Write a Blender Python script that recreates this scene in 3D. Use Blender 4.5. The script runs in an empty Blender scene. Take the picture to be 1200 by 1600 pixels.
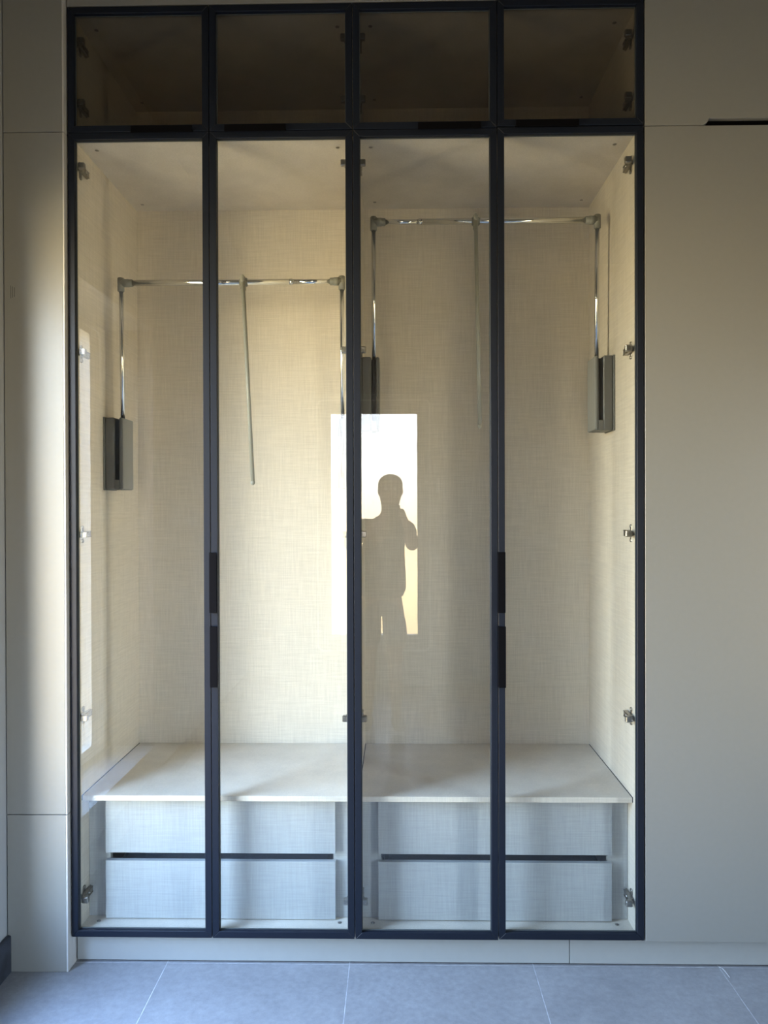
import bpy, bmesh, math, random
from mathutils import Vector, Matrix
random.seed(7)
S = bpy.context.scene
C = S.collection

# ------------------------------------------------------------------ camera
F_PX = 1155.0
YAW, PITCH, ROLL = .0182, -.0056, -.0029
CAM = Vector((0, -2.3095, 1.4402))
cd = bpy.data.cameras.new('camera'); cam = bpy.data.objects.new('camera', cd); C.objects.link(cam)
cd.sensor_fit = 'VERTICAL'; cd.sensor_height = 36.0; cd.lens = F_PX * 36 / 1600; cd.clip_start = .03
fw = Vector((-math.sin(YAW) * math.cos(PITCH), math.cos(YAW) * math.cos(PITCH), math.sin(PITCH)))
r0 = Vector((math.cos(YAW), math.sin(YAW), 0)); u0 = r0.cross(fw)
rt = math.cos(ROLL) * r0 + math.sin(ROLL) * u0; up = -math.sin(ROLL) * r0 + math.cos(ROLL) * u0
cam.matrix_world = Matrix(((rt.x, up.x, -fw.x, CAM.x), (rt.y, up.y, -fw.y, CAM.y), (rt.z, up.z, -fw.z, CAM.z), (0, 0, 0, 1)))
S.camera = cam

# ------------------------------------------------------------------ sky, daylight, exposure
w = bpy.data.worlds.new('world'); S.world = w; w.use_nodes = True
nt = w.node_tree; nt.nodes.clear()
tc = nt.nodes.new('ShaderNodeTexCoord'); sx = nt.nodes.new('ShaderNodeSeparateXYZ')
mr = nt.nodes.new('ShaderNodeMapRange'); mr.inputs['From Min'].default_value = -1; mr.inputs['From Max'].default_value = 1
cr = nt.nodes.new('ShaderNodeValToRGB'); bg = nt.nodes.new('ShaderNodeBackground'); wo = nt.nodes.new('ShaderNodeOutputWorld')
e = cr.color_ramp.elements
# sin(elevation): ground below darkened to dim the upper cabinets, sunlit warm surroundings at the horizon, blue sky above
e[0].position = 0.0; e[0].color = (.04, .035, .03, 1)
e[1].position = 1.0; e[1].color = (.25, .42, .85, 1)
for p_, c_ in ((.15, (.06, .05, .04, 1)), (.33, (.36, .28, .17, 1)), (.42, (.80, .60, .34, 1)), (.485, (1.25, .95, .56, 1)), (.52, (1.05, 1.0, .90, 1)), (.60, (.72, .88, 1.10, 1)), (.75, (.42, .62, 1.05, 1))):
    k = e.new(p_); k.color = c_
bg.inputs['Strength'].default_value = 46.0
nt.links.new(tc.outputs['Generated'], sx.inputs[0]); nt.links.new(sx.outputs['Z'], mr.inputs['Value'])
nt.links.new(mr.outputs[0], cr.inputs[0]); nt.links.new(cr.outputs[0], bg.inputs['Color']); nt.links.new(bg.outputs[0], wo.inputs[0])

def portal(name, loc, rot, sx_, sz_):
    l = bpy.data.lights.new(name, 'AREA'); l.shape = 'RECTANGLE'; l.size = sx_; l.size_y = sz_
    l.cycles.is_portal = True
    o = bpy.data.objects.new(name, l); C.objects.link(o); o.location = loc; o.rotation_euler = rot
PI = math.pi
# openings: back door glass, far left window, narrow window in the pier beside the wardrobe
BD = (-.545, .163, .40, 2.212)            # glass of the back door  x0 x1 z0 z1
W1 = (-1.375, -.235, .24, 2.34)           # deep window opening in the left wall: y0 y1 z0 z1
WG = (-1.15, -.25, .31, 2.27)            # its glass, near the outer face
WR = (-2.10, -1.60, .12, 2.10)            # narrow window in the right wall
YB = -3.69; CEIL = 3.41; FL = -.014; XL = -1.2305; XR = 2.35
portal('daylight_portal', ((BD[0] + BD[1]) / 2, YB - .02, (BD[2] + BD[3]) / 2), (PI / 2, 0, PI), BD[1] - BD[0], BD[3] - BD[2])
portal('daylight_portal', (XL - .262, (WG[0] + WG[1]) / 2, (WG[2] + WG[3]) / 2), (PI / 2, 0, PI / 2 + PI), WG[1] - WG[0], WG[3] - WG[2])
portal('daylight_portal', (XR + .06, (WR[0] + WR[1]) / 2, (WR[2] + WR[3]) / 2), (PI / 2, 0, PI / 2), WR[1] - WR[0], WR[3] - WR[2])

vs = S.view_settings
S.display_settings.display_device = 'sRGB'
vs.view_transform = 'Standard'; vs.look = 'None'; vs.gamma = 1; vs.use_curve_mapping = False
vs.exposure = 0.0
S.cycles.use_denoising = True
S.cycles.max_bounces = 12; S.cycles.diffuse_bounces = 6; S.cycles.transparent_max_bounces = 24; S.cycles.glossy_bounces = 5
S.cycles.sample_clamp_indirect = 8.0
S.cycles.caustics_reflective = False; S.cycles.caustics_refractive = False

# ------------------------------------------------------------------ materials
def mat(name, col, rough=.5, metal=0.0, spec=.5, noise=0.0, nscale=30.0, bump=0.0, bscale=200.0, coat=0.0, linen=0.0, stretch=None):
    m = bpy.data.materials.new(name); m.use_nodes = True; t = m.node_tree; b = t.nodes['Principled BSDF']
    b.inputs['Base Color'].default_value = (*col, 1); b.inputs['Roughness'].default_value = rough
    b.inputs['Metallic'].default_value = metal; b.inputs['Specular IOR Level'].default_value = spec
    b.inputs['Coat Weight'].default_value = coat
    tcn = t.nodes.new('ShaderNodeTexCoord')
    def nz(scale, st=(1, 1, 1), det=3):
        mp = t.nodes.new('ShaderNodeMapping'); mp.inputs['Scale'].default_value = st
        n = t.nodes.new('ShaderNodeTexNoise'); n.inputs['Scale'].default_value = scale; n.inputs['Detail'].default_value = det
        t.links.new(tcn.outputs['Object'], mp.inputs[0]); t.links.new(mp.outputs[0], n.inputs['Vector']); return n.outputs['Fac']
    def mul(colsock, fac, amt, lo=.3, hi=.7):
        r = t.nodes.new('ShaderNodeMapRange'); r.inputs['From Min'].default_value = lo; r.inputs['From Max'].default_value = hi
        r.inputs['To Min'].default_value = 1 - amt; r.inputs['To Max'].default_value = 1 + amt
        v = t.nodes.new('ShaderNodeVectorMath'); v.operation = 'SCALE'
        t.links.new(fac, r.inputs['Value']); t.links.new(r.outputs[0], v.inputs['Scale'])
        if colsock is None: v.inputs[0].default_value = col
        else: t.links.new(colsock, v.inputs[0])
        return v.outputs[0]
    cs = None
    if noise: cs = mul(cs, nz(nscale, stretch or (1, 1, 1), 5), noise)
    if linen:
        a = nz(1, (250, 250, 10), 2); c2 = nz(1, (10, 10, 250), 2)
        cs = mul(cs, a, linen); cs = mul(cs, c2, linen)
        s = t.nodes.new('ShaderNodeMath'); s.operation = 'ADD'; t.links.new(a, s.inputs[0]); t.links.new(c2, s.inputs[1])
        bp = t.nodes.new('ShaderNodeBump'); bp.inputs['Strength'].default_value = .12; bp.inputs['Distance'].default_value = .0006
        t.links.new(s.outputs[0], bp.inputs['Height']); t.links.new(bp.outputs[0], b.inputs['Normal'])
    if bump:
        bp = t.nodes.new('ShaderNodeBump'); bp.inputs['Strength'].default_value = bump; bp.inputs['Distance'].default_value = .001
        t.links.new(nz(bscale), bp.inputs['Height']); t.links.new(bp.outputs[0], b.inputs['Normal'])
    if cs is not None: t.links.new(cs, b.inputs['Base Color'])
    return m

def glass_mat(name, tint=(.97, .985, .98), f0=.045):
    m = bpy.data.materials.new(name); m.use_nodes = True; t = m.node_tree; t.nodes.clear()
    out = t.nodes.new('ShaderNodeOutputMaterial'); mix = t.nodes.new('ShaderNodeMixShader')
    tr = t.nodes.new('ShaderNodeBsdfTransparent'); tr.inputs[0].default_value = (*tint, 1)
    gl = t.nodes.new('ShaderNodeBsdfGlossy'); gl.inputs['Roughness'].default_value = 0.0; gl.inputs[0].default_value = (1, 1, 1, 1)
    lw = t.nodes.new('ShaderNodeLayerWeight'); lw.inputs['Blend'].default_value = .5
    p = t.nodes.new('ShaderNodeMath'); p.operation = 'POWER'; p.inputs[1].default_value = 5
    q = t.nodes.new('ShaderNodeMath'); q.operation = 'MULTIPLY_ADD'; q.inputs[1].default_value = 1 - f0; q.inputs[2].default_value = f0
    t.links.new(lw.outputs['Facing'], p.inputs[0]); t.links.new(p.outputs[0], q.inputs[0]); t.links.new(q.outputs[0], mix.inputs[0])
    t.links.new(tr.outputs[0], mix.inputs[1]); t.links.new(gl.outputs[0], mix.inputs[2]); t.links.new(mix.outputs[0], out.inputs[0])
    return m

M = dict(
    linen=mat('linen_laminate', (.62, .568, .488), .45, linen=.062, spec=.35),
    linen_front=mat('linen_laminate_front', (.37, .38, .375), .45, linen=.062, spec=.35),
    panel=mat('silk_grey_lacquer', (.222, .222, .203), .34, noise=.012, nscale=60, bump=.05, bscale=900, spec=.33),
    edge=mat('light_edging', (.46, .46, .44), .45),
    plinth=mat('plinth_laminate', (.305, .315, .30), .4, noise=.015, nscale=40, spec=.4),
    frame=mat('anthracite_aluminium', (.0065, .0095, .017), .45, metal=.0, spec=.22, noise=.05, nscale=200),
    handle=mat('black_anodised', (.003, .003, .004), .75, spec=.04),
    gasket=mat('grey_green_gasket', (.06, .07, .07), .6),
    glass=glass_mat('cabinet_glass'),
    smoked=glass_mat('smoked_glass', (.68, .67, .64)),
    doorglass=glass_mat('dimmed_door_glass', (.54, .54, .54)),  # tint added to weaken the daylight through the back door
    winglass=glass_mat('window_glass', (.95, .97, .96)),
    chrome=mat('chrome', (.72, .73, .74), .12, metal=1),
    steel=mat('nickel_steel', (.30, .28, .25), .32, metal=.9, noise=.15, nscale=300),
    abs_dark=mat('grey_plastic', (.10, .103, .10), .45, noise=.05, nscale=400),
    abs_light=mat('light_grey_plastic', (.22, .222, .21), .45, noise=.04, nscale=400),
    fitting=mat('fitting_grey_plastic', (.20, .20, .18), .45, noise=.03),
    pullrod=mat('pull_rod_plastic', (.27, .27, .24), .4, noise=.03),
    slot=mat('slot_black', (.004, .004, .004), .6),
    wall=mat('wall_paint', (.24, .23, .215), .8, noise=.02, nscale=8, bump=.05),
    wall2=mat('wall_panel_light', (.33, .35, .36), .6, noise=.02, nscale=8),
    ceil=mat('ceiling_paint', (.22, .215, .20), .9, noise=.01, nscale=5),
    leaf=mat('door_leaf_paint', (.40, .395, .375), .5, noise=.02),
    pvc=mat('white_pvc', (.80, .80, .78), .3, noise=.01),
    grout=mat('grout', (.40, .405, .42), .9, noise=.3, nscale=40),
    skirt=mat('dark_baseboard', (.030, .036, .050), .45, noise=.5, nscale=25),
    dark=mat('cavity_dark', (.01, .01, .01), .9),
    skin=mat('skin', (.24, .15, .11), .5, noise=.05, nscale=40), shirt=mat('dark_tshirt', (.05, .055, .065), .85, noise=.1, nscale=80),
    shorts=mat('grey_shorts', (.09, .09, .10), .85, noise=.1, nscale=80), shoe=mat('shoe', (.10, .10, .11), .6, noise=.1),
    hair=mat('short_hair', (.03, .025, .02), .8, noise=.2), black=mat('black_plastic', (.01, .01, .01), .3), white=mat('off_white', (.45, .45, .45), .3),
)
# floor tile: bluish grey cement look
def tile_mat():
    m = mat('cement_tile', (.30, .315, .345), .38, spec=.4)
    t = m.node_tree; b = t.nodes['Principled BSDF']; tcn = [n for n in t.nodes if n.type == 'TEX_COORD'][0]
    n1 = t.nodes.new('ShaderNodeTexNoise'); n1.inputs['Scale'].default_value = 3.5; n1.inputs['Detail'].default_value = 9; n1.inputs['Roughness'].default_value = .68
    n2 = t.nodes.new('ShaderNodeTexNoise'); n2.inputs['Scale'].default_value = 55; n2.inputs['Detail'].default_value = 6; n2.inputs['Roughness'].default_value = .75
    ge = t.nodes.new('ShaderNodeNewGeometry')
    for n in (n1, n2): t.links.new(ge.outputs['Position'], n.inputs['Vector'])
    r = t.nodes.new('ShaderNodeValToRGB'); r.color_ramp.elements[0].position = .3; r.color_ramp.elements[1].position = .72
    r.color_ramp.elements[0].color = (.205, .207, .212, 1); r.color_ramp.elements[1].color = (.265, .268, .272, 1)
    t.links.new(n1.outputs['Fac'], r.inputs[0])
    mx = t.nodes.new('ShaderNodeMix'); mx.data_type = 'RGBA'; mx.blend_type = 'OVERLAY'; mx.inputs[0].default_value = .38
    t.links.new(r.outputs[0], mx.inputs[6]); t.links.new(n2.outputs['Fac'], mx.inputs[7]); t.links.new(mx.outputs[2], b.inputs['Base Color'])
    bp = t.nodes.new('ShaderNodeBump'); bp.inputs['Strength'].default_value = .08; bp.inputs['Distance'].default_value = .001
    t.links.new(n2.outputs['Fac'], bp.inputs['Height']); t.links.new(bp.outputs[0], b.inputs['Normal'])
    return m
M['tile'] = tile_mat()

# ------------------------------------------------------------------ helpers
def box(bm, x0, x1, y0, y1, z0, z1, bev=0.0):
    b2 = bmesh.new()
    r = bmesh.ops.create_cube(b2, size=1)
    for v in b2.verts:
        v.co = Vector((x0 + (v.co.x + .5) * (x1 - x0), y0 + (v.co.y + .5) * (y1 - y0), z0 + (v.co.z + .5) * (z1 - z0)))
    if bev: bmesh.ops.bevel(b2, geom=list(b2.edges), offset=bev, segments=1, affect='EDGES')
    merge(bm, b2); return bm
def merge(bm, b2, mtx=None):
    if mtx is not None: b2.transform(mtx)
    me = bpy.data.meshes.new('tmp'); b2.to_mesh(me); b2.free(); bm.from_mesh(me); bpy.data.meshes.remove(me)
def tube(bm, p, q, r, seg=20, r2=None, bev=0.0):
    p = Vector(p); q = Vector(q); d = q - p; b2 = bmesh.new()
    bmesh.ops.create_cone(b2, cap_ends=True, segments=seg, radius1=r, radius2=r if r2 is None else r2, depth=d.length)
    for f in b2.faces: f.smooth = len(f.verts) == 4
    if bev:
        bmesh.ops.bevel(b2, geom=[e for e in b2.edges if any(len(f.verts) > 4 for f in e.link_faces)], offset=bev, segments=2, affect='EDGES')
    merge(bm, b2, Matrix.Translation((p + q) / 2) @ d.to_track_quat('Z', 'Y').to_matrix().to_4x4()); return bm
def ball(bm, c, r, sc=(1, 1, 1), seg=16):
    b2 = bmesh.new(); bmesh.ops.create_uvsphere(b2, u_segments=seg, v_segments=seg // 2 + 2, radius=r)
    for f in b2.faces: f.smooth = True
    merge(bm, b2, Matrix.Translation(c) @ Matrix.Diagonal((*sc, 1))); return bm
def prism(bm, pts, axis, a, b, bev=0.0):
    """extrude a 2D outline; axis 1: pts are (x,z) extruded in y; axis 0: (y,z) in x; axis 2: (x,y) in z"""
    b2 = bmesh.new()
    def P(u, v, t): return {0: (t, u, v), 1: (u, t, v), 2: (u, v, t)}[axis]
    va = [b2.verts.new(P(u, v, a)) for u, v in pts]; vb = [b2.verts.new(P(u, v, b)) for u, v in pts]
    n = len(pts); b2.faces.new(va); b2.faces.new(vb)
    for i in range(n): b2.faces.new((va[i], va[(i + 1) % n], vb[(i + 1) % n], vb[i]))
    bmesh.ops.recalc_face_normals(b2, faces=b2.faces)
    if bev: bmesh.ops.bevel(b2, geom=list(b2.edges), offset=bev, segments=1, affect='EDGES')
    merge(bm, b2); return bm
def root_of(o):
    while o.parent: o = o.parent
    return o
def obj(name, bm, m, parent=None, origin=None):
    off = root_of(parent).location if parent else Vector(origin or (0, 0, 0))
    bmesh.ops.translate(bm, verts=bm.verts, vec=-Vector(off))
    me = bpy.data.meshes.new(name); bm.to_mesh(me); bm.free()
    me.materials.append(m if not isinstance(m, str) else M[m])
    o = bpy.data.objects.new(name, me); C.objects.link(o)
    if parent: o.parent = parent
    else: o.location = off
    return o
def B(*a, bev=0.0): return box(bmesh.new(), *a, bev=bev)
def thing(name, label, cat, loc, group=None):
    o = bpy.data.objects.new(name, None); C.objects.link(o); o.location = loc; o.empty_display_size = .1
    o['label'] = label; o['category'] = cat
    if group: o['group'] = group
    return o
def tag(o, label, cat, group=None):
    o['label'] = label; o['category'] = cat
    if group: o['group'] = group
    return o
def struct(name, label, bm, m, parent=None):
    o = obj(name, bm, m, parent)
    if parent is None:
        o['kind'] = 'structure'; o['label'] = label; o['category'] = name.split('_')[0]
    return o

# ------------------------------------------------------------------ measured wardrobe lines
XS = [-1.0336, -.5867, -.1369, .3129, .7664]
ZT, ZM, ZB = 3.0137, 2.6208, .0873
XIL, XIR, XD0, XD1 = -1.0215, .7474, -.1455, -.1285      # inner faces of the bays
YK = .5874                                               # face of back panel
ZC, ZS = 2.6084, .5155                                   # ceiling of lower bays, top of shelf
YF = .107; YDR = .087                                    # drawer fascia and drawer faces

# ------------------------------------------------------------------ room shell
def wall_with_hole(x0, x1, z0, z1, hx0, hx1, hz0, hz1, y0, y1, bm=None):
    bm = bm or bmesh.new()
    box(bm, x0, hx0, y0, y1, z0, z1); box(bm, hx1, x1, y0, y1, z0, z1)
    box(bm, hx0, hx1, y0, y1, z0, hz0); box(bm, hx0, hx1, y0, y1, hz1, z1); return bm
DL = (-.72, .41, FL, 2.37)        # door leaf incl. frame
bmw = bmesh.new()
box(bmw, XL - .6, DL[0], YB - .22, YB, FL - .08, CEIL); box(bmw, DL[1], XR + .2, YB - .22, YB, FL - .08, CEIL)
box(bmw, DL[0], DL[1], YB - .22, YB, DL[3], 2.846)
box(bmw, DL[0], -.62, YB - .22, YB, 2.846, 2.862); box(bmw, .285, DL[1], YB - .22, YB, 2.846, 2.862)  # invented slit in the wall, lets sky show as a thin bright line
box(bmw, DL[0], DL[1], YB - .22, YB, 2.862, CEIL)
struct('wall_back', 'painted wall behind the viewer with a glazed door', bmw, 'wall')
bm = bmesh.new()
XW = XL - .30
y0, y1, z0, z1 = W1
box(bm, XW, XL, y1, .62, FL, CEIL); box(bm, XW, XL, YB, y0, FL - .0004, CEIL)
box(bm, XW, XL, y0, y1, FL, z0); box(bm, XW, XL, y0, y1, z1, CEIL)
struct('wall_left', 'pale painted wall at the left edge beside the tall corner panel', bm, 'wall2')
bm = bmesh.new(); y0, y1, z0, z1 = WR
box(bm, XR, XR + .2, y1, .9, FL, CEIL); box(bm, XR, XR + .2, YB, y0, FL, CEIL); box(bm, XR, XR + .2, y0, y1, FL, z0); box(bm, XR, XR + .2, y0, y1, z1, CEIL)
struct('wall_right', 'right wall of the room with a narrow window', bm, 'wall')
struct('wall_front', 'wall behind the wardrobes', B(XL - .1, XR + .2, .625, .8, FL, CEIL), 'wall')
struct('ceiling', 'pale ceiling reflected in the upper glass', B(XL - .6, XR + .2, YB - .2, .8, CEIL, CEIL + .15), 'ceil')
struct('trim_1', 'shallow dropped ceiling strip in front of the wardrobes', B(0, XR, -.83, .0, CEIL - .03, CEIL - .001), 'ceil')
fl = struct('floor', 'bluish grey cement-look tiled floor', B(XL - .05, XR + .05, YB - .2, .62, FL - .08, FL - .0003), 'grout')
px = [-.741 + .584 * i for i in range(-6, 7)]; py = [.035, -1.137, -2.309, -3.481, -4.6]
py = [.62, .035, -1.137, -2.309, -3.481, YB]
for i in range(len(px) - 1):
    for j in range(len(py) - 1):
        xa, xb = max(px[i], XL) + .0012, min(px[i + 1], XR) - .0012
        if xb - xa < .02: continue
        obj('tile', B(xa, xb, py[j + 1] + .0012, py[j] - .0012, FL - .009, FL, bev=.0003), 'tile', fl)
# skirting, left
struct('baseboard_left', 'dark baseboard at the foot of the left wall', B(XL, XL + .0155, YB, -.019, FL, .1025, bev=.002), 'skirt')

struct('trim_mask', 'dark board added in the window reveal to mute its reflection', B(XL - .24, XL - .0005, W1[0] - .0001, W1[0] + .008, W1[2] + .001, W1[3] - .001), 'skirt')  # added board, hides the bright far jamb from the glass reflections
# white glazed frames -------------------------------------------------
def sash(root, ax, u0, u1, z0, z1, y0, y1, fr, names=('sash_frame', 'glass_pane'), prof=True):
    """frame of four mitred rails around a pane. ax 1: u is x; ax 0: u is y"""
    bm = bmesh.new()
    O = [(u0, z0), (u1, z0), (u1, z1), (u0, z1)]; I = [(u0 + fr, z0 + fr), (u1 - fr, z0 + fr), (u1 - fr, z1 - fr), (u0 + fr, z1 - fr)]
    for i in range(4):
        j = (i + 1) % 4
        prism(bm, [O[i], O[j], I[j], I[i]], ax, y0, y1, .003)
    o = obj(names[0], bm, 'pvc', root)
    g = bmesh.new(); ym = (y0 + y1) / 2
    if ax == 1: box(g, u0 + fr - .005, u1 - fr + .005, ym - .004, ym + .004, z0 + fr - .005, z1 - fr + .005)
    else: box(g, ym - .004, ym + .004, u0 + fr - .005, u1 - fr + .005, z0 + fr - .005, z1 - fr + .005)
    obj(names[1], g, 'winglass', o); return o
def rounded(x0, x1, z0, z1, r, n=6):
    pts = []
    for cx, cz, a in ((x1 - r, z1 - r, 0), (x0 + r, z1 - r, 90), (x0 + r, z0 + r, 180), (x1 - r, z0 + r, 270)):
        for k in range(n + 1):
            t = math.radians(a + 90 * k / n); pts.append((cx + r * math.cos(t), cz + r * math.sin(t)))
    return pts
def ring(bm, outer, inner, axis, a, b):
    n = len(outer)
    for i in range(n):
        j = (i + 1) % n
        prism(bm, [outer[i], outer[j], inner[j], inner[i]], axis, a, b)
# back door
door = bpy.data.objects.new('door_1', None); C.objects.link(door); door.location = (-.15, YB, FL)
door['kind'] = 'structure'; door['label'] = 'white glazed door reflected in the middle panes behind the photographer'; door['category'] = 'door'
bm = bmesh.new()
ox0, ox1, oz0, oz1 = DL
for a in ((ox0, ox0 + .05, FL, oz1), (ox1 - .05, ox1, FL, oz1), (ox0 + .05, ox1 - .05, oz1 - .03, oz1)):
    box(bm, a[0], a[1], YB - .12, YB + .012, a[2], a[3], bev=.003)
obj('door_frame', bm, 'leaf', door)
bm = bmesh.new()
wall_with_hole(ox0 + .052, ox1 - .052, FL - .002, oz1 - .032, BD[0], BD[1], BD[2], BD[3], YB - .06, YB - .01, bm)
leaf = obj('door_leaf', bm, 'leaf', door)
ring(bm := bmesh.new(), rounded(-.66, .27, .27, 2.355 - .03, .05), rounded(-.648, .258, .282, 2.313, .045), 1, YB - .01, YB + .006)
obj('moulding', bm, 'pvc', leaf)
obj('glass_pane', B(BD[0] - .004, BD[1] + .004, YB - .04, YB - .032, BD[2] - .004, BD[3] + .004), 'doorglass', leaf)
bm = bmesh.new(); box(bm, .315, .345, YB - .01, YB + .004, 1.56, 1.68, bev=.003); tube(bm, (.33, YB, 1.65), (.33, YB + .05, 1.65), .009); box(bm, .22, .34, YB + .042, YB + .056, 1.64, 1.66, bev=.004)
obj('door_handle', bm, 'pvc', leaf)
# narrow window in the pier
win1 = bpy.data.objects.new('window_1', None); C.objects.link(win1); win1.location = (XL, W1[0], W1[2])
win1['kind'] = 'structure'; win1['label'] = 'deep-set white window in the left wall lighting the wardrobe from the side'; win1['category'] = 'window'
bm = bmesh.new(); xo, xi = XL - .29, XL - .245
outer = [(W1[1], W1[3]), (W1[0], W1[3]), (W1[0], W1[2]), (W1[1], W1[2])]
inner = [(WG[1], WG[3]), (WG[0], WG[3]), (WG[0], WG[2]), (WG[1], WG[2])]
ring(bm, outer, inner, 0, xo, xi); sf = obj('sash_frame', bm, 'pvc', win1)
bm = bmesh.new(); ring(bm, rounded(W1[0] + .05, W1[1] - .004, W1[2] + .012, W1[3] - .012, .05), rounded(W1[0] + .075, W1[1] - .008, W1[2] + .03, W1[3] - .03, .04), 0, xi, xi + .010)
ring(bm, rounded(WG[0] - .06, WG[1] + .002, WG[2] - .015, WG[3] + .015, .03), rounded(WG[0], WG[1], WG[2], WG[3], .02), 0, xi, xi + .016)
obj('moulding', bm, 'pvc', sf)
obj('glass_pane', B(XL - .272, XL - .266, WG[0] - .004, WG[1] + .004, WG[2] - .004, WG[3] + .004), 'winglass', sf)

win2 = bpy.data.objects.new('window_2', None); C.objects.link(win2); win2.location = (XR, WR[0], WR[2])
win2['kind'] = 'structure'; win2['label'] = 'narrow white window in the right wall outside the picture'; win2['category'] = 'window'
sash(win2, 0, WR[0], WR[1], WR[2], WR[3], XR + .03, XR + .08, .05)

# ------------------------------------------------------------------ corner filler column
col = thing('corner_panel', 'tall narrow grey filler panel in three lengths left of the glass doors', 'panel', (-1.13, 0, FL))
cx0, cx1 = XL + .0035, -1.0365
for a, b in ((FL + .001, .4803), (.4825, 2.6137), (2.6159, 3.40)):
    obj('panel', B(cx0, cx1 - .0052, -.018, 0.0, a, b, bev=.0008), 'panel', col)
    obj('edge_board', B(cx1 - .005, cx1, -.018, .0215 if b > 1 else .0215, a, b, bev=.0005), 'edge', col)
obj('edge_board', B(cx1 - .005, cx1, .0218, .12, FL, ZB, bev=.0004), 'edge', col)
for q in (0, .0055, .0115): obj('scuff', B(-1.2065 + q, -1.2055 + q, -.0183, -.0180, 2.098 + q * .4, 2.138 - q * .5), 'slot', col)
bm = B(cx0, cx1 - .02, .01, .03, FL, 3.39); obj('backing', bm, 'dark', col)

# ------------------------------------------------------------------ cabinets
def frame_bm(x0, x1, z0, z1, fr=.0205, y0=0.0, y1=.021):
    bm = bmesh.new(); g = .00025
    O = [(x0, z0), (x1, z0), (x1, z1), (x0, z1)]; I = [(x0 + fr, z0 + fr), (x1 - fr, z0 + fr), (x1 - fr, z1 - fr), (x0 + fr, z1 - fr)]
    for i in range(4):
        j = (i + 1) % 4
        O1, O2, I2, I1 = (Vector((*p, 0)) for p in (O[i], O[j], I[j], I[i]))
        d = (O2 - O1).normalized() * g
        pts = [O1 + d, O2 - d, I2 - d, I1 + d]
        prism(bm, [(p.x, p.y) for p in pts], 1, y0, y1, .0009)
    # inner bead that holds the glass
    xi0, xi1, zi0, zi1 = x0 + fr, x1 - fr, z0 + fr, z1 - fr
    return bm, (xi0, xi1, zi0, zi1)
def hinge_bm(xs, s, z):
    """xs: face of the side panel, s: +1 when the bay lies to its right"""
    bm = bmesh.new()
    def bx(a, b, y0, y1, z0, z1, bev=.0012): box(bm, min(xs + s * a, xs + s * b), max(xs + s * a, xs + s * b), y0, y1, z + z0, z + z1, bev)
    bx(0, .0022, .056, .074, -.027, .027)                   # cross plate with its two screw wings
    for q in (1, -1):
        tube(bm, (xs, .065, z + q * .022), (xs + s * .0045, .065, z + q * .022), .0062, 12)
        tube(bm, (xs + s * .0045, .065, z + q * .022), (xs + s * .0052, .065, z + q * .022), .003, 8)
    bx(.0022, .008, .042, .108, -.0085, .0085)
    bx(.008, .020, .036, .046, -.0105, .0105, .002)          # arm cheeks
    bx(.008, .017, .046, .100, -.0100, -.0065, .001); bx(.008, .017, .046, .100, .0065, .0100, .001)
    bx(.011, .0155, .046, .066, -.0065, .0065, .001); bx(.011, .0155, .082, .100, -.0065, .0065, .001)
    tube(bm, (xs + s * .008, .074, z), (xs + s * .0175, .074, z), .0050, 12)
    tube(bm, (xs + s * .015, .054, z), (xs + s * .0175, .054, z), .0040, 10)
    bx(.010, .031, .0225, .038, -.0100, .0100, .0025)         # knuckle behind the door frame
    return bm
def glass_door(unit, x0, x1, z0, z1, hinge_side, hz, handle, dz=0.0, gm='glass'):
    z0 += dz; z1 += dz
    bm, (a, b, c, d) = frame_bm(x0, x1, z0, z1)
    dr = obj('door', bm, 'frame', unit)
    gk = bmesh.new(); r = .0022
    for q in ((a, a + r, c, d), (b - r, b, c, d), (a + r, b - r, c, c + r), (a + r, b - r, d - r, d)):
        box(gk, q[0], q[1], .0145, .0175, q[2], q[3])
    obj('gasket', gk, 'gasket', dr)
    obj('glass_pane', B(a - .0, b + .0, .0155, .0165, c - .0, d + .0), gm, dr)
    xs, s = hinge_side
    for h in hz: obj('hinge', hinge_bm(xs, s, h), 'steel', dr)
    obj('handle', handle, 'handle', dr)
    return dr
def v_handle(x, z0, z1, to_right=True):
    bm = bmesh.new()
    # finger lip: a thin hook plate standing proud in front of the stiles
    pts = [(x - .0016, .004), (x - .0016, -.0135), (x + .0215, -.0135), (x + .0215, -.0105), (x + .0014, -.0105), (x + .0014, .004)]
    prism(bm, pts, 2, z0, z1, .0004); return bm
def h_handle(x0, x1, z):
    bm = bmesh.new()
    pts = [(.004, z - .0016), (-.0125, z - .0016), (-.0125, z - .0085), (-.0145, z - .0085), (-.0145, z + .0125), (-.011, z + .0125), (-.0105, z + .0014), (.004, z + .0014)]
    prism(bm, pts, 0, x0, x1, .0004); return bm
G = .0012
HL = [2.53, 1.94, 1.357, .772, .19]; HU = [2.926, 2.731]

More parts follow.
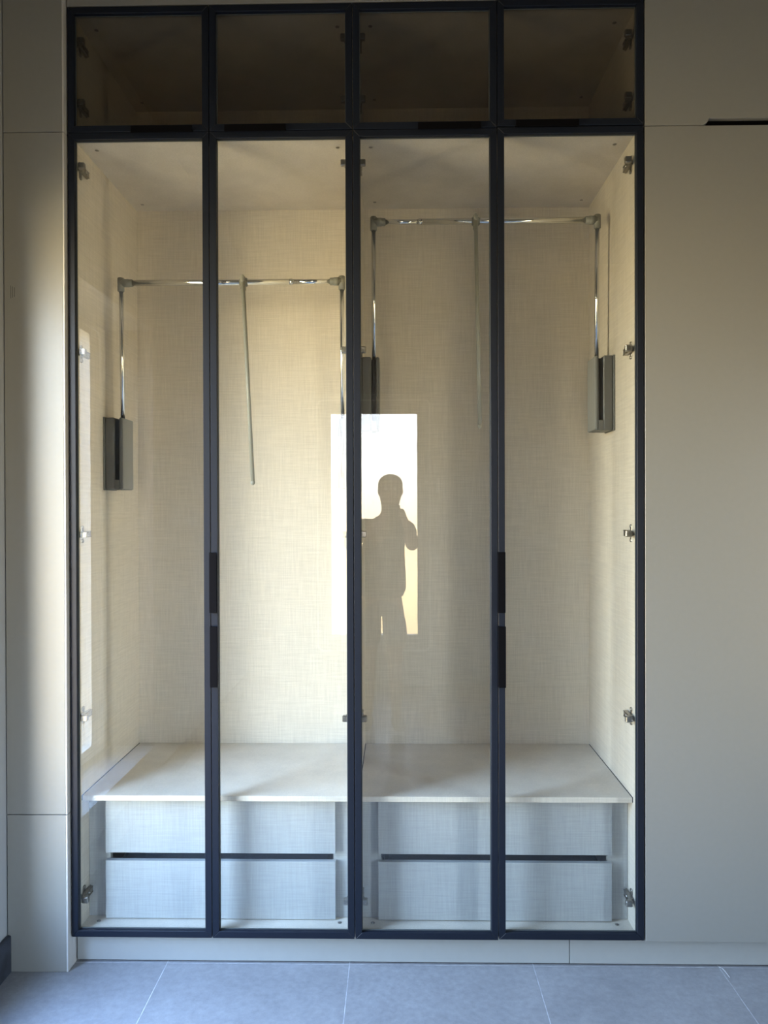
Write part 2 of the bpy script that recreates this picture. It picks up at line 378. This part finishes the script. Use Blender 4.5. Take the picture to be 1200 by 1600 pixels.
def lower_unit(label, xl, xr, xa, xm, xb, side, sl, sr, da=0, db=0):
    """xl/xr inner faces; xa,xm,xb door lines; sl/sr outer faces of side panels"""
    u = thing('wardrobe', label, 'wardrobe', ((xl + xr) / 2, .3, .07), 'glass-fronted wardrobe bays')
    L = 'linen'; yf = .0235
    obj('side_panel', B(sl, xl, yf, .605, .075, ZM - .0003, bev=.0004), L, u)
    obj('side_panel', B(xr, sr, yf, .605, .075, ZM - .0003, bev=.0004), L, u)
    obj('back_panel', B(xl, xr, YK, .605, 0.075, ZM - .0003), L, u)
    obj('top_panel', B(xl, xr, yf, YK, ZC, ZM - .0003, bev=.0004), L, u)
    obj('bottom_panel', B(xl, xr, yf, YK, .0785, .0965, bev=.0004), L, u)
    sh = B(xl + .0025, xr - .0025, .052, YK - .002, ZS - .0175, ZS, bev=.0012); shf = obj('shelf', sh, L, u)
    for a, b in ((xl + .0001, xl + .0026), (xr - .0026, xr - .0001)): obj('gap_shade', B(a, b, .0525, YK - .002, ZS - .016, ZS + .0003), 'slot', shf)  # black strips stand in for the shade in the gaps beside the shelf
    f0, f1 = (side[0], side[1])
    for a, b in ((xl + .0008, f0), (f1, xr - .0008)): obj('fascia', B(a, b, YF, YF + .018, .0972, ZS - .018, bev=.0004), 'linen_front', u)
    obj('cavity_shade', B(f0, f1, .40, .42, .0972, ZS - .018), 'dark', u)  # black sheet put in as the shade deep behind the drawer slot
    for a, b, zz0, zz1 in ((f0 - .0085, f1 + .0085, .3145, ZS - .019), (f0 - .0085, f1 + .0085, .100, .2885)):
        bm = B(a, b, YDR, YDR + .0175, zz0, zz1, bev=.0007)
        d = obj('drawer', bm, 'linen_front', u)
        bm = bmesh.new(); t = .012; zt = zz1 - .035
        box(bm, a + .02, a + .02 + t, YDR + .018, .39, zz0 + .012, zt); box(bm, b - .02 - t, b - .02, YDR + .018, .39, zz0 + .012, zt)
        box(bm, a + .02, b - .02, .378, .39, zz0 + .012, zt); box(bm, a + .02, b - .02, YDR + .018, .39, zz0 + .012, zz0 + .02)
        obj('drawer_box', bm, 'slot', d)  # boxes coloured black so the slot between drawers looks shaded
    for x in (xl + .045, xr - .045):
        for y, z, zn in ((.09, ZC, -1), (.52, ZC, -1), (.075, .0965, 1)):
            bm = bmesh.new(); tube(bm, (x, y, z - .0005), (x, y, z + zn * .0012), .0065, 12); tube(bm, (x, y, z), (x, y, z + zn * .0022), .003, 8)
            obj('cam_fitting', bm, 'steel', u)
    zt, zb = ZM - G, ZB
    glass_door(u, xa + G, xm - G, zb, zt, (xl, 1), HL, v_handle(xm, 1.113, 1.302), da)
    glass_door(u, xm + G, xb - G, zb, zt, (xr, -1), HL, v_handle(xm + .001, .8805, 1.071), db)
    return u
# drawer opening edges
lu = lower_unit('glass-door wardrobe bay on the left, its hanging rail set lower', XIL, XD0, XS[0], XS[1], XS[2], (-.950, -.2135), XIL - .0138, XD0 + .0085)
ru = lower_unit('glass-door wardrobe bay on the right, its hanging rail set higher', XD1, XIR, XS[2], XS[3], XS[4], (-.0572, .6818), XD1 - .0085, XIR + .018, 0, .002)

def upper_unit(label, xl, xr, xa, xm, xb, sl, sr, ha, hb, db=0):
    u = thing('top_cabinet', label, 'cabinet', ((xl + xr) / 2, .3, ZC + .0185), 'glass-fronted top cabinets')
    L = 'linen'; yf = .0235; z0, z1 = ZM + .0005, 3.0165
    obj('side_panel', B(sl, xl, yf, .605, z0, z1, bev=.0004), L, u); obj('side_panel', B(xr, sr, yf, .605, z0, z1, bev=.0004), L, u)
    obj('back_panel', B(xl, xr, YK, .605, z0, z1), L, u)
    obj('top_panel', B(xl, xr, yf, YK, 2.9985, z1, bev=.0004), L, u); obj('bottom_panel', B(xl, xr, yf, YK, z0, z0 + .0125, bev=.0004), L, u)
    for x in (xl + .045, xr - .045):
        for y in (.09, .52):
            bm = bmesh.new(); tube(bm, (x, y, 2.999), (x, y, 2.9975), .0065, 12); tube(bm, (x, y, 2.998), (x, y, 2.9963), .003, 8)
            obj('cam_fitting', bm, 'steel', u)
    glass_door(u, xa + G, xm - G, ZM + G, ZT, (xl, 1), HU, h_handle(*ha, ZM), 0, 'smoked')
    glass_door(u, xm + G, xb - G, ZM + G, ZT, (xr, -1), HU, h_handle(*hb, ZM + db), db, 'smoked')
    return u
upper_unit('dark glass-door top cabinet above the left wardrobe bay', XIL, XD0, XS[0], XS[1], XS[2], XIL - .0138, XD0 + .0085, (-.828, -.637), (-.5351, -.3444))
upper_unit('dark glass-door top cabinet above the right wardrobe bay', XD1, XIR, XS[2], XS[3], XS[4], XD1 - .0085, XIR + .018, (.067, .262), (.369, .563), .0035)

# right hand flat-door cabinets
XP0, XP1 = .7694, 1.247
def flat_cabinet(name, label, z0, z1, outline, notch):
    u = thing(name, label, 'cabinet', ((XP0 + XP1) / 2, .3, z0), 'flat-door cabinets')
    bm = bmesh.new(); prism(bm, outline, 1, 0, .0195, .0007); d = obj('door', bm, 'panel', u)
    obj('finger_channel', notch, 'handle', d)
    bm = bmesh.new(); a, b = XP0 + .0, XP1 + .47
    box(bm, a, a + .018, .0235, .605, z0, z1); box(bm, b - .018, b, .0235, .605, z0, z1); box(bm, a + .018, b - .018, .587, .605, z0, z1)
    box(bm, a + .018, b - .018, .0235, .587, z0, z0 + .018); box(bm, a + .018, b - .018, .0235, .587, z1 - .018, z1)
    obj('carcass', bm, 'linen', u); return u
zu0, zu1 = ZM + .0006, 3.0125
o1 = [(XP0, zu0), (.951, zu0), (.962, zu0 + .009), (.9665, zu0 + .0205), (XP1, zu0 + .0205), (XP1, zu1), (XP0, zu1)]
n1 = bmesh.new(); box(n1, .955, XP1, .0195, .0225, zu0 - .0, zu0 + .045); box(n1, .955, XP1, .004, .0195, zu0 - .0012, zu0 + .0004)
uc = flat_cabinet('top_cabinet', 'plain grey top cabinet at the upper right with a black finger slot', ZM, 3.0125, o1, n1)
zl0, zl1 = ZB - .001, ZM - .0016
o2 = [(XP0, zl0), (XP1, zl0), (XP1, 1.06), (XP1 - .018, 1.07), (XP1 - .022, 1.08), (XP1 - .022, 1.25), (XP1 - .018, 1.26), (XP1, 1.27), (XP1, zl1), (XP0, zl1)]
n2 = B(XP1 - .05, XP1, .0195, .0225, 1.05, 1.28)
lc = flat_cabinet('tall_cabinet', 'tall plain grey cabinet door right of the glass doors', zl0, zl1, o2, n2)
obj('door', B(XP1 + .003, XP1 + .47, 0, .0195, zl0, zl1, bev=.0007), 'panel', lc)
obj('door', B(XP1 + .003, XP1 + .47, 0, .0195, zu0, zu1, bev=.0007), 'panel', uc)
# filler above, plinths
tag(obj('top_filler', B(-1.033, .311, .0, .018, ZT + .003, 3.398, bev=.0006), 'panel', None, (-.36, 0, ZT + .003)), 'grey filler board above the first three top glass doors', 'panel', 'top filler boards')
tag(obj('top_filler', B(.313, XP1 + .47, .0, .018, ZT + .0085, 3.398, bev=.0006), 'panel', None, (1, 0, ZT)), 'grey filler board above the fourth glass door and plain cabinet', 'panel', 'top filler boards')
tag(obj('plinth', B(-1.0325, .5415, .0400, .058, FL + .0055, ZB - .012, bev=.001), 'plinth', None, (-.24, .05, FL)), 'long light grey plinth board under the glass doors', 'plinth', 'plinth boards')
tag(obj('plinth', B(.5435, 1.72, .0400, .058, FL + .0055, ZB - .012, bev=.001), 'plinth', None, (1.1, .05, FL)), 'light grey plinth board at the right under the plain tall cabinet', 'plinth', 'plinth boards')
for x in (-.9, -.3, .3): pass

bm = bmesh.new(); pts = [(1.006, .024, FL + .009), (1.013, .018, FL + .0085), (1.0175, .008, FL + .006), (1.020, -.004, FL + .003), (1.0215, -.016, FL + .0014)]
for a_, b_ in zip(pts, pts[1:]): tube(bm, a_, b_, .0009, 8)
tag(obj('thread', bm, 'white', None, (1.013, .01, FL)), 'short white thread curled on the floor against the right plinth', 'thread')

# ------------------------------------------------------------------ pull-down hanging lifts
def housing_bm(xs, s, z0, z1, t=.066):
    """plastic gearbox on the panel face xs, growing by s; an open front channel from the top"""
    bm = bmesh.new(); y0, y1 = .243, .346
    def bx(a, b, ya, yb, za, zb, bev=.0015): box(bm, min(xs + s * a, xs + s * b), max(xs + s * a, xs + s * b), ya, yb, za, zb, bev)
    bx(.0, .006, y0 - .004, y1 + .006, z0 - .002, z1 + .002)    # mounting plate
    bx(.006, .039, y0, y1, z0, z1, .003)
    bx(.055, t, y0, y1, z0, z1, .003)
    bx(.039, .055, y0 + .05, y1, z0, z1, .001)
    bx(.039, .055, y0, y0 + .05, z0, z0 + .034, .001)
    return bm
def channel_bm(xs, s, z0, z1):
    return B(min(xs + s * .0392, xs + s * .0548), max(xs + s * .0392, xs + s * .0548), .2885, .2928, z0 + .034, z1 - .001)
def lift(label, xl, xr, zr, hz0, hz1, xp, xpb, zpb, xj, thin_right):
    """xl/xr panel faces, zr height of the rail, xp pull rod"""
    u = thing('pull_down_rail', label, 'wardrobe lift', ((xl + xr) / 2, .29, hz0), 'pull-down hanging rails')
    y = .288; al, ar = xl + .0475, xr - .0475
    for xs, s in ((xl, 1), (xr, -1)):
        h = obj('housing', housing_bm(xs, s, hz0, hz1), 'abs_dark', u)
        cb = bmesh.new(); xo = xs + s * .0662
        box(cb, min(xo, xo + s * .0015), max(xo, xo + s * .0015), .246, .345, hz0 + .002, hz1 - .002, .0006); obj('side_cover', cb, 'abs_light', h)
        obj('slot_shade', channel_bm(xs, s, hz0, hz1), 'slot', h)  # black slab stands in for the shade inside the open slot
    for x in (al, ar):
        bm = tube(bmesh.new(), (x, y + .0125, hz1 - .006), (x, y + .001, zr - .012), .0075, 20); obj('swing_arm', bm, 'chrome', u)
    for x, s in ((al, 1), (ar, -1)):
        bm = bmesh.new(); tube(bm, (x, y, zr - .030), (x, y, zr + .0185), .0118, 20, bev=.002)
        tube(bm, (x, y, zr), (x + s * .042, y, zr), .0132, 20, bev=.0015); tube(bm, (x + s * .006, y, zr), (x + s * .03, y, zr), .0145, 20, bev=.002)
        obj('corner_connector', bm, 'fitting', u)
    a, b = al + .04, ar - .04
    ra, rb = (.0105, .0088) if thin_right else (.0088, .0105)
    obj('hanging_rail', tube(bmesh.new(), (a, y, zr), (xj, y, zr), ra, 24), 'chrome', u)
    obj('hanging_rail', tube(bmesh.new(), (xj, y, zr), (b, y, zr), rb, 24), 'chrome', u)
    bm = tube(bmesh.new(), (xj - .005, y, zr), (xj + .005, y, zr), .0112, 24, bev=.001); obj('rail_collar', bm, 'chrome', u)
    bm = bmesh.new(); tube(bm, (xp - .013, y, zr), (xp + .016, y, zr), .0150, 20, bev=.003)
    box(bm, xp - .0075, xp + .0075, y - .017, y + .012, zr - .03, zr + .020, .004); obj('rod_clip', bm, 'fitting', u)
    top = Vector((xp, y - .012, zr + .006)); bot = Vector((xpb, y - .012, zpb))
    bm = bmesh.new(); tube(bm, top, bot, .0072, 20); ball(bm, bot, .0082, (1, 1, 1.2)); ball(bm, top, .0082, (1, 1, 2.2))
    obj('pull_rod', bm, 'pullrod', u)
    return u
lift('chrome pull-down hanging rail in the left wardrobe bay, hung lower', XIL, XD0, 2.236, 1.5065, 1.757, -.540, -.507, 1.531, -.371, True)
lift('chrome pull-down hanging rail in the right wardrobe bay, hung higher', XD1, XIR, 2.442, 1.706, 1.9615, .275, .288, 1.725, .081, False)

# ------------------------------------------------------------------ the photographer (seen mirrored in the glass)
def skin_mesh(name, verts, edges, radii, m, parent, root=0, sub=2):
    off = root_of(parent).location
    me = bpy.data.meshes.new(name); me.from_pydata([Vector(v) - off for v in verts], edges, [])
    o = bpy.data.objects.new(name, me); C.objects.link(o)
    sk = o.modifiers.new('skin', 'SKIN'); sk.use_smooth_shade = True; sk.branch_smoothing = .4
    sd = o.modifiers.new('sub', 'SUBSURF'); sd.levels = sub; sd.render_levels = sub
    for i, r in enumerate(radii):
        d = me.skin_vertices[0].data[i]; d.radius = r if isinstance(r, tuple) else (r, r); d.use_root = (i == root)
    bpy.context.view_layer.update()
    dg = bpy.context.evaluated_depsgraph_get(); m2 = bpy.data.meshes.new_from_object(o.evaluated_get(dg))
    o.modifiers.clear(); o.data = m2; m2.name = name
    for p in m2.polygons: p.use_smooth = True
    m2.materials.clear(); m2.materials.append(M[m]); o.parent = parent
    return o
PX, PY = -.105, -2.56
person = thing('person', 'person in T-shirt and shorts holding a phone, mirrored in the middle glass', 'person', (PX, PY, FL))
V = []; E_ = []; Rr = []
def v(x, y, z, r, p=None):
    V.append((x, y, z)); Rr.append(r)
    if p is not None: E_.append((p, len(V) - 1))
    return len(V) - 1
pel = v(PX, PY, .87, (.140, .10))
wa = v(PX + .002, PY + .005, 1.02, (.140, .10), pel); ch = v(PX + .004, PY + .01, 1.18, (.150, .105), wa); cl = v(PX + .012, PY, 1.30, (.115, .08), ch)
nk = v(PX + .045, PY + .01, 1.385, .058, cl); nk2 = v(PX + .055, PY + .02, 1.44, .056, nk)
hd = v(PX + .059, PY + .03, 1.52, (.068, .082), nk2); h2 = v(PX + .059, PY + .03, 1.585, (.074, .088), hd); h3 = v(PX + .059, PY + .025, 1.625, (.052, .062), h2)
hands = {}
for s, sxx, ex, wx in ((1, .070, .098, .052), (-1, -.275, -.318, -.092)):
    sh = v(sxx, PY, 1.305, .058, cl); ua = v((sxx + ex) / 2, PY + .08, 1.25, .048, sh)
    el = v(ex, PY + .15, 1.185, .042, ua); fa = v((ex + wx) / 2 + .01 * s, PY + .165, 1.27, .038, el)
    wr = v(wx, PY + .19, 1.345, .025, fa); pm = v(wx - s * .010, PY + .20, 1.385, (.026, .018), wr)
    hands[s] = (wx, pm)
    px_, pz_ = wx - s * .010, 1.385
    for k in range(4):                       # fingers curl behind and round the phone edge
        zb = 1.372 + .017 * k; L = (.028, .034, .034, .028)[k]
        f1 = v(px_ - s * .008, PY + .222, zb + .004, .0095, pm); f2 = v(px_ - s * .018, PY + .236 - .004, zb + .006, .0085, f1)
        f3 = v(px_ - s * (.018 + L * .55), PY + .236 - .002, zb + .008, .0078, f2)
    t1 = v(px_ - s * .012, PY + .195, 1.40, .011, pm); t2 = v(px_ - s * .026, PY + .200, 1.425, .009, t1)
for s in (1, -1):
    kx = PX + s * .085; fx = PX + s * .095
    hp = v(PX + s * .075, PY, .80, .082, pel); th = v(kx, PY + .005, .64, .075, hp); kn = v(kx, PY + .015, .45, .052, th)
    cf = v(fx - s * .004, PY - .01, .30, .050, kn); an = v(fx, PY - .015, .085, .035, cf); ft = v(fx + s * .01, PY + .05, .035, (.036, .028), an); to = v(fx + s * .02, PY + .14, .022, (.036, .02), ft)
skin_mesh('body', V, E_, Rr, 'skin', person)
hx, hy = PX + .059, PY + .03
bm = bmesh.new()
ball(bm, (hx, hy + .088, 1.545), .012, (1, 1.3, 1.7)); obj('nose', bm, 'skin', person)
for s in (1, -1):
    obj('ear', ball(bmesh.new(), (hx + s * .076, hy - .002, 1.55), .022, (.35, .7, 1.35)), 'skin', person)
    obj('eye', ball(bmesh.new(), (hx + s * .030, hy + .076, 1.567), .011), 'white', person)
obj('mouth', ball(bmesh.new(), (hx, hy + .080, 1.505), .02, (1.1, .4, .25)), 'skin', person)
bm = ball(bmesh.new(), (hx, hy - .008, 1.592), .0835, (.98, 1.1, .86), 24)
bmesh.ops.bisect_plane(bm, geom=list(bm.verts) + list(bm.edges) + list(bm.faces), plane_co=(hx, hy, 1.585), plane_no=(0, .5, -1), clear_outer=True)
obj('hair', bm, 'hair', person)
bm = bmesh.new()
for s in (1, -1):
    for k in range(12):
        a, b = 2 * PI * k / 12, 2 * PI * (k + 1) / 12
        tube(bm, (hx + s * .032 + .024 * math.cos(a), hy + .098, 1.565 + .018 * math.sin(a)), (hx + s * .032 + .024 * math.cos(b), hy + .098, 1.565 + .018 * math.sin(b)), .0016, 6)
    tube(bm, (hx + s * .056, hy + .098, 1.568), (hx + s * .080, hy + .0, 1.566), .0018, 6)
obj('glasses', bm, 'black', person)
# clothes: shells over the same skeleton
TV = [(PX, PY, .80), (PX, PY + .005, .98), (PX + .005, PY + .01, 1.18), (PX + .012, PY, 1.31), (PX + .04, PY + .008, 1.372),
      (.072, PY, 1.305), (.086, PY + .085, 1.235), (-.277, PY, 1.305), (-.300, PY + .085, 1.235)]
skin_mesh('t_shirt', TV, [(0, 1), (1, 2), (2, 3), (3, 4), (3, 5), (5, 6), (3, 7), (7, 8)], [(.182, .132), (.176, .126), (.174, .124), (.130, .098), (.066, .064), .070, .068, .070, .068], 'shirt', person)
SV = [(PX, PY, .92), (PX, PY, .84), (PX + .078, PY, .79), (PX + .087, PY + .005, .64), (PX + .088, PY + .012, .50), (PX - .078, PY, .79), (PX - .087, PY + .005, .64), (PX - .088, PY + .012, .50)]
skin_mesh('shorts', SV, [(0, 1), (1, 2), (2, 3), (3, 4), (1, 5), (5, 6), (6, 7)], [(.165, .115), (.170, .120), .104, .090, .086, .096, .090, .086], 'shorts', person, 1)
for s in (1, -1):
    fx = PX + s * .095
    skin_mesh('shoe', [(fx, PY - .045, .035), (fx + s * .005, PY + .03, .032), (fx + s * .02, PY + .12, .022), (fx + s * .024, PY + .17, .016)], [(0, 1), (1, 2), (2, 3)], [(.044, .046), (.046, .048), (.046, .034), (.036, .026)], 'shoe', person)
    obj('sole', B(fx - .038 + (.01 * s), fx + .038 + (.014 * s), PY - .085, PY + .195, FL + .0005, FL + .018, bev=.006), 'white', person)
# phone in the hands: the lens is where this picture is taken from
ph = thing('smartphone', 'dark smartphone held up at chin height by the mirrored person', 'phone', (-.02, -2.3255, 1.30))
obj('phone_body', B(-.0575, .0165, -2.3295, -2.3225, 1.312, 1.460, bev=.0028), 'black', ph)
obj('phone_screen', B(-.0545, .0135, -2.3302, -2.3296, 1.316, 1.456), 'black', ph)
bm = bmesh.new(); box(bm, -.020, .0135, -2.3225, -2.3205, 1.423, 1.457, .0008); tube(bm, (0, -2.3205, 1.4402), (0, -2.3185, 1.4402), .007, 16); obj('camera_bump', bm, 'black', ph)
